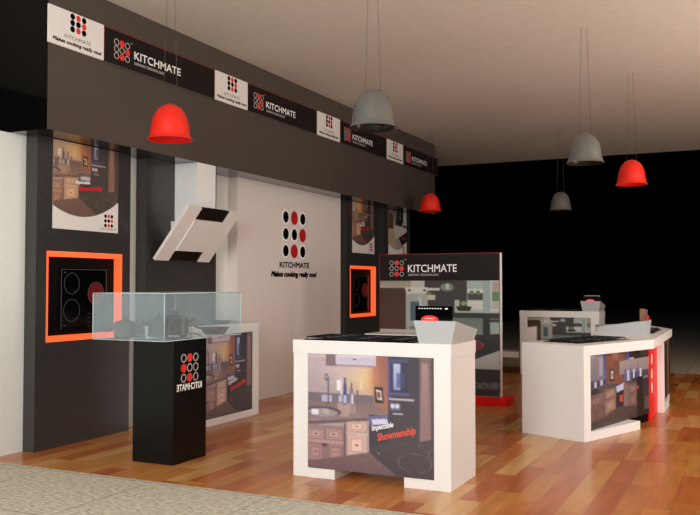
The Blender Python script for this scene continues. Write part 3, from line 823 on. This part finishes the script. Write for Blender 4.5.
hob_display((-1.922+.005, 5.33, .934), 'black display glass with a red disc and a row of white marks, nearest grey box')
hob_display((-2.09, 12.54, .934), 'black display glass with a red disc, standing in the farthest grey box')

# low white block between the front counter and the sign board
def block():
    t = thing('low_plinth', 'low white plinth half hidden behind the nearest white counter', 'plinth', (-3.55, 8.75, 0))
    bm = bmesh.new(); bx(bm, -3.86, -3.285, 8.5, 8.895, 0, .715); obj('plinth_body', bm, M['white'], t)
    bm = bmesh.new(); bx(bm, -3.865, -3.28, 8.495, 8.9, .7152, .765, bev=.002); obj('plinth_top', bm, M['white'], t)
block()
# low bench behind the sign board
def bench():
    t = thing('low_bench', 'low white bench between the sign board and the farthest counter', 'bench', (-3.8, 12.6, 0))
    bm = bmesh.new(); bx(bm, -4.4, -3.112, 12.32, 12.75, .23, .315, bev=.003); obj('bench_top', bm, M['white'], t)
    for x in (-4.4, -3.9):
        bm = bmesh.new(); bx(bm, x, x+.06, 12.4, 12.7, 0, .23); obj('leg', bm, M['white'], t)
bench()

# ---------------- angular counter
A_ = (-1.848, 7.418); B_ = (-1.268, 7.168); C_ = (-.83, 8.30); D_ = (-.838, 10.35); E_ = (-1.27, 11.46)
E2 = (-1.83, 11.2); D2 = (-1.44, 10.22); C2_ = (-1.44, 8.45)
def angular():
    t = thing('angular_counter', 'angular white counter on the right with dark kitchen photo and red side', 'counter', (-1.2, 9.3, 0))
    H = .795
    bm = bmesh.new(); prism(bm, [A_, B_, C_, D_, E_, E2, D2, C2_], H-.085, H, bev=.002); obj('worktop', bm, M['white'], t)
    d = (Vector((C_[0], C_[1]))-Vector((B_[0], B_[1]))); L1 = d.length; d.normalize(); n = Vector((d.y, -d.x))
    def q(s, o): v = Vector((B_[0], B_[1]))+d*s+n*o; return (v.x, v.y)
    # end block with the plain side
    bm = bmesh.new()
    e = Vector((A_[0]-B_[0], A_[1]-B_[1]))
    a2 = (A_[0]+d.x*.10, A_[1]+d.y*.10)
    prism(bm, [A_, B_, q(.105, 0), a2], 0, H-.0852, bev=.0015); obj('end_panel', bm, M['white'], t)
    # plinth in front
    bm = bmesh.new(); prism(bm, [q(.1052, 0), q(.94, 0), q(.94, -.25), q(.1052, -.25)], 0, .075, bev=.001); obj('plinth', bm, M['white'], t)
    # printed face: recessed, from B side to P1
    s0 = Vector(q(.1055, -.02)); P1 = Vector((-.905, 8.56))
    dd = (P1-s0); Lp = dd.length; dd.normalize()
    # solid core behind the print
    nn = Vector((dd.y, -dd.x))
    f0 = s0-nn*.012; f1 = P1-nn*.012
    bm = bmesh.new(); prism(bm, [tuple(f0), tuple(f1), (-1.0, 9.18), (-1.4, 9.1), (-1.42, 8.5), (a2[0]+.03, a2[1]+.02)], .076, H-.0855); obj('core', bm, M['blackmatt'], t)
    P = Plane((f0.x, f0.y, .077), (dd.x, dd.y, 0), (0, 0, 1))
    print_obj('printed_panel', P, 0, Lp, 0, H-.0856-.077, CORNER, t, .011)
    # black lower fill right of the plinth
    k = .73
    g0 = f0+dd*Lp*k
    bm = bmesh.new(); prism(bm, [tuple(g0), tuple(f1), (f1.x-.12, f1.y-.02), (g0.x-.12, g0.y-.02)], .002, .0758); obj('toe_board', bm, M['blackmatt'], t)
    # red side
    bm = bmesh.new(); prism(bm, [(P1.x, P1.y), (-.89, 9.17), (-.93, 9.17), (P1.x-.04, P1.y+.01)], .004, H-.0853); obj('side_board', bm, M['red'], t)['label'] = 'bright red side board with pale marks'
    PR = Plane((P1.x, P1.y, 0), (.015, .61, 0), (0, 0, 1))
    bm = bmesh.new()
    for zz in (.575, .43, .30): disc(bm, PR, .2, zz, .035, .055, 0, .003, 0, 24)
    obj('side_board_marks', bm, M['signwhite'], t)
    # second frame with panel facing the camera's right
    bm = bmesh.new(); bx(bm, -1.40, -.826, 9.176, 9.26, 0, H-.0853, bev=.0015); obj('side_panel', bm, M['white'], t)
    bm = bmesh.new(); bx(bm, -1.10, -.826, 9.262, 9.745, 0, .085); obj('foot', bm, M['white'], t)
    box('core_panel', (-1.38, -.862, 9.262, 10.3, .086, H-.0856), M['black'], t)
    P = Plane((-.862, 9.262, .086), (0, 1, 0), (0, 0, 1))
    c = Canvas(60, 60, (24, 24, 30)); c.rect(.0, 0, .3, 1, (20, 22, 34)); c.rect(.62, 0, .8, 1, (132, 92, 62)); c.rect(.8, 0, 1, 1, (40, 34, 34)); c.finish(4, 1)
    print_obj('printed_panel', P, .0, 1.03, 0, H-.086-.0866, c, t, .006)
    bm = bmesh.new(); prism(bm, [(-.87, 10.32), (-1.30, 11.42), (-1.8, 11.18), (-1.42, 10.2)], 0, H-.0854); obj('far_end_panel', bm, M['white'], t)
angular()
rot1 = math.atan2(C_[1]-B_[1], C_[0]-B_[0])
gas_hob((-1.365, 7.88, .795), .84, .37, 'black gas hob on the near wing of the angular counter', rot=rot1)
gas_hob((-1.12, 9.72, .795), .84, .38, 'black gas hob on the angular counter, beyond the long grey box', rot=math.pi/2)
# long grey box on it, its tall end to the right
rb = math.radians(89)
fc = Vector((-.955, 8.905, .795))
ux, uy = Vector((math.cos(rb), math.sin(rb))), Vector((-math.sin(rb), math.cos(rb)))
base = (fc.x+ux.x*.112, fc.y+ux.y*.112, .795)
flared_box(base, rb, 'long looking grey flared box on the angular counter, tall end to the right', k=1.02)
def brochure(d, s, z1, m, label, wd=.028):
    x, y = base[0]+uy.x*d+ux.x*s, base[1]+uy.y*d+ux.y*s
    t = thing('brochure', label, 'brochure', (x, y, .804), 'brochures standing in the box on the angular counter')
    bm = bmesh.new(); bx(bm, x-wd, x+wd, y-.002, y+.002, .804, z1); o = obj('cover', bm, m, t)
    bm = bmesh.new(); bx(bm, x-wd+.001, x+wd-.001, y+.0021, y+.006, .804, z1-.002); obj('pages', bm, M['signdark'], t)
    t.rotation_euler = (0, 0, math.radians(12))
brochure(.05, -.04, 1.06, M['brochure'], 'brown wood print brochure standing in the box on the angular counter, on the left', .026)
brochure(.045, .035, 1.05, M['brochure'], 'brown wood print brochure standing in the box on the angular counter, on the right', .034)
brochure(.012, .06, .99, M['red'], 'small red brochure beside the brown ones on the angular counter', .012)

# ================================================================== sign board on its red base
def sign_board():
    x0, x1, y = -4.165, -2.637, 9.612
    t = thing('sign_board', 'tall free standing board with dark header and grey kitchen photo', 'sign board', ((x0+x1)/2, y+.05, 0))
    box('board', (x0, x1, y+.004, y+.06, .001, 1.677), M['signwhite'], t)
    box('header', (x0+.006, x1-.014, y-.006, y+.0038, 1.352, 1.671), M['signdark'], t)
    P = Plane((x0+.006, y+.0038, .006), (1, 0, 0), (0, 0, 1))
    print_obj('printed_panel', P, 0, x1-x0-.02, 0, 1.345, MODERN, t, .008)
    bm = bmesh.new()
    bx(bm, x0, x1-.008, y-.008, y+.0036, 1.671, 1.679); bx(bm, x0, x0+.0058, y-.008, y+.0036, .052, 1.671); bx(bm, x1-.0138, x1-.008, y-.008, y+.0036, .052, 1.671)
    obj('red_edging', bm, M['redline'], t)
    P = Plane((0, y-.006, 0), (1, 0, 0), (0, 0, 1))
    bm = bmesh.new(); emblem(bm, P, -3.936, 1.502, .067, .029, 'dark', stepb=.0685, ra=.028, c=.002); obj('emblem', bm, [M['ink'], M['redink'], M['ringgrey']], t)
    bm = bmesh.new(); text_on(bm, P, 'KITCHMATE', -3.787, -3.168, 1.455, 1.545, .002, bold=.002); obj('lettering', bm, M['whiteink'], t)
    bm = bmesh.new(); text_on(bm, P, 'TM', -3.835, -3.81, 1.6, 1.612, .002); obj('trademark_sign', bm, M['whiteink'], t)
    bm = bmesh.new(); text_on(bm, P, 'GERMAN TECHNOLOGY', -3.785, -3.39, 1.41, 1.434, .002, bold=.002); obj('small_lettering', bm, M['ringgrey'], t)
    bm = bmesh.new(); k = .941; bx(bm, -4.02/k, -2.385/k, 8.92/k, 9.24/k, 1.3-1.3/k, 1.3+(.0762-1.3)/k, bev=.004); obj('base_plate', bm, M['red'], t)['label'] = 'bright red base plate'
    t.location = (t.location.x*k, t.location.y*k, 1.3-1.3*k); t.scale = (k, k, k)
sign_board()

# ================================================================== pedestal, glass case and pots
def pedestal():
    t = thing('pedestal', 'black square pedestal with a mirror written logo, under the glass case', 'pedestal', (-3.96, 5.165, 0))
    bm = bmesh.new(); bx(bm, -4.15, -3.778, 4.982, 5.385, 0, .893, bev=.002); obj('column', bm, M['black'], t)
    P = Plane((-3.778, 0, 0), (0, 1, 0), (0, 0, 1))
    bm = bmesh.new(); emblem(bm, P, 5.172, .689, .074, .032, 'dark', stepb=.0725, ra=.033, mirror=True, c=.001)
    obj('emblem', bm, [M['ink'], M['redink'], M['ringgrey']], t)
    bm = bmesh.new(); text_on(bm, P, 'KITCHMATE', 5.014, 5.32, .525, .572, .002, mirror=True, bold=.004); o = obj('lettering', bm, M['whiteink'], t); o['label'] = 'mirror written lettering'
pedestal()
CX0, CX1_, CY0, CY1, CZ0, CZ1 = -4.445, -3.786, 4.88, 5.87, .895, 1.24
def case():
    t = thing('glass_case', 'clear glass display case full of pots on the black pedestal', 'display case', ((CX0+CX1_)/2, (CY0+CY1)/2, CZ0))
    g = .006
    bm = bmesh.new(); bx(bm, CX0, CX1_, CY0, CY1, CZ0, CZ0+.008); obj('floor_pane', bm, M['glass'], t)
    for d in ((CX0, CX1_, CY0, CY0+g), (CX0, CX1_, CY1-g, CY1), (CX0, CX0+g, CY0+g, CY1-g), (CX1_-g, CX1_, CY0+g, CY1-g)):
        # single sheet of glass per side, thin but real
        bm = bmesh.new(); bx(bm, d[0], d[1], d[2], d[3], CZ0+.008, CZ1-g); obj('side_pane', bm, M['glass'], t)
    bm = bmesh.new(); bx(bm, CX0, CX1_, CY0, CY1, CZ1-g, CZ1); obj('top_pane', bm, M['glass'], t)
    bm = bmesh.new(); e = .0035
    for x in (CX0, CX1_):
        for y in (CY0, CY1):
            tube(bm, [(x, y, CZ0), (x, y, CZ1)], e, 6)
    for z in (CZ0+.002, CZ1-.001):
        for y in (CY0, CY1): tube(bm, [(CX0, y, z), (CX1_, y, z)], e*.9, 6)
        for x in (CX0, CX1_): tube(bm, [(x, CY0, z), (x, CY1, z)], e*.9, 6)
    obj('glass_edges', bm, M['glassedge'], t)
case()
def pot(x, y, r, h, label, ang=0., z=CZ0+.0085):
    t = thing('cooking_pot', label, 'pot', (x, y, z), 'steel cooking pots in the glass case')
    c = (x, y, z)
    bm = bmesh.new(); lathe(bm, [(0, 0), (r*.93, 0), (r*.98, .006), (r, .02), (r, h-.006), (r*1.05, h), (r*1.02, h+.003), (r*.97, h-.004), (r*.97, .01), (0, .006)], c, 40); obj('pot_body', bm, M['potsteel'], t)
    bm = bmesh.new(); lathe(bm, [(r*1.04, h+.003), (r*1.03, h+.008), (r*.8, h+.02), (r*.4, h+.031), (r*.12, h+.035), (0, h+.035), ], c, 40); lid = obj('lid', bm, M['potsteel'], t)
    bm = bmesh.new(); lathe(bm, [(0, h+.034), (.01, h+.034), (.008, h+.042), (.02, h+.052), (.018, h+.058), (0, h+.06)], c, 20); obj('lid_knob', bm, M['potsteel'], lid)
    for s in (-1, 1):
        bm = bmesh.new(); dx, dy = math.cos(ang)*s, math.sin(ang)*s; px, py = -dy, dx
        tube(bm, [(x+dx*r*.97+px*.025, y+dy*r*.97+py*.025, z+h*.7), (x+dx*(r+.03)+px*.03, y+dy*(r+.03)+py*.03, z+h*.86), (x+dx*(r+.05)+px*.012, y+dy*(r+.05)+py*.012, z+h*1.0),
                  (x+dx*(r+.05)-px*.012, y+dy*(r+.05)-py*.012, z+h*1.0), (x+dx*(r+.03)-px*.03, y+dy*(r+.03)-py*.03, z+h*.86), (x+dx*r*.97-px*.025, y+dy*r*.97-py*.025, z+h*.7)], .006, 8)
        obj('handle', bm, M['potsteel'], t)
pot(-4.30, 5.065, .08, .1, 'smallest lidded steel pot, leftmost in the glass case', .3)
pot(-4.135, 5.255, .078, .118, 'middle sized lidded steel pot, second from the left in the glass case', .3)
pot(-4.175, 5.53, .1, .13, 'largest lidded steel pot, third from the left in the glass case', .3)
def pan():
    x, y, z = -3.935, 5.715, CZ0+.0085
    t = thing('frying_pan', 'wide shallow steel pan at the right end of the glass case', 'pan', (x, y, z))
    bm = bmesh.new(); lathe(bm, [(0, 0), (.075, 0), (.085, .006), (.118, .05), (.126, .053), (.122, .056), (.112, .05), (.08, .01), (0, .006)], (x, y, z), 44); obj('pan_body', bm, M['potsteel'], t)
    bm = bmesh.new(); tube(bm, [(x-.1, y-.05, z+.045), (x-.12, y-.075, z+.06), (x-.13, y-.09, z+.062)], .008, 8); obj('handle', bm, M['potsteel'], t)
pan()
def ladle():
    x, y, z = -3.915, 5.27, CZ0+.0085
    t = thing('ladle', 'small steel ladle lying in front of the largest pot in the glass case', 'ladle', (x, y, z))
    bm = bmesh.new(); lathe(bm, [(0, 0), (.02, .002), (.036, .018), (.04, .03), (.037, .03), (.033, .019), (.018, .006), (0, .004)], (x, y, z), 28); obj('bowl', bm, M['potsteel'], t)
    bm = bmesh.new(); tube(bm, [(x+.038, y+.005, z+.028), (x+.06, y+.05, z+.03), (x+.075, y+.13, z+.008)], .004, 8); obj('handle', bm, M['potsteel'], t)
ladle()

# ================================================================== pendant lamps
def lamp(x, y, red, label, rz=0.):
    z0 = 2.405
    t = thing('pendant_lamp', label, 'pendant lamp', (x, y, z0), 'bell shaped pendant lamps')
    prof = [(.172, 0), (.166, .009), (.160, .013), (.153, .03), (.148, .07), (.141, .12), (.13, .165), (.113, .205), (.088, .238), (.055, .262), (.025, .273), (0, .276)]
    inner = [(.168, .001), (.148, .03), (.143, .07), (.136, .12), (.125, .162), (.108, .2), (.084, .231), (.05, .255), (0, .267)]
    bm = bmesh.new(); lathe(bm, prof, (x, y, z0), 56); obj('shade', bm, M['redshade' if red else 'greyshade'], t)
    bm = bmesh.new(); lathe(bm, [(.172, 0)]+inner, (x, y, z0), 56); obj('shade_lining', bm, M['red' if red else 'darkinner'], t)
    bm = bmesh.new(); lathe(bm, [(0, .035), (.03, .04), (.042, .06), (.036, .09), (.02, .12), (.02, .2), (0, .2)], (x, y, z0), 24); obj('bulb', bm, M['lens'], t)
    bm = bmesh.new(); lathe(bm, [(0, .19), (.028, .19), (.028, .262), (0, .262)], (x, y, z0), 20); obj('socket', bm, M['darkinner'], t)
    c, s = math.cos(rz), math.sin(rz)
    for k in (-1, 1):
        bm = bmesh.new(); tube(bm, [(x+k*.055*c, y+k*.055*s, z0+.262), (x+k*.024*c, y+k*.024*s, 3.649)], .0017, 6); obj('cable', bm, M['cable'], t)
lamp(-3.993, 5.199, True, 'bright red bell pendant lamp at the left, in front of the bulkhead', YAW)
lamp(-2.396, 5.413, False, 'large grey bell pendant lamp above the nearest counter', YAW)
lamp(-4.353, 11.956, True, 'smallest red bell pendant lamp, above the sign board', YAW)
lamp(-1.355, 7.823, False, 'grey bell pendant lamp on the right, above the angular counter', YAW)
lamp(-2.55, 12.635, False, 'smallest grey bell pendant lamp, far back against the black', YAW)
lamp(-1.184, 9.716, True, 'red bell pendant lamp at the far right', YAW)

for o in bpy.data.objects:
    if o.get('category') and 'kind' not in o: o['kind'] = 'thing'
# tidy helper property
for o in bpy.data.objects:
    if '_base' in o: del o['_base']
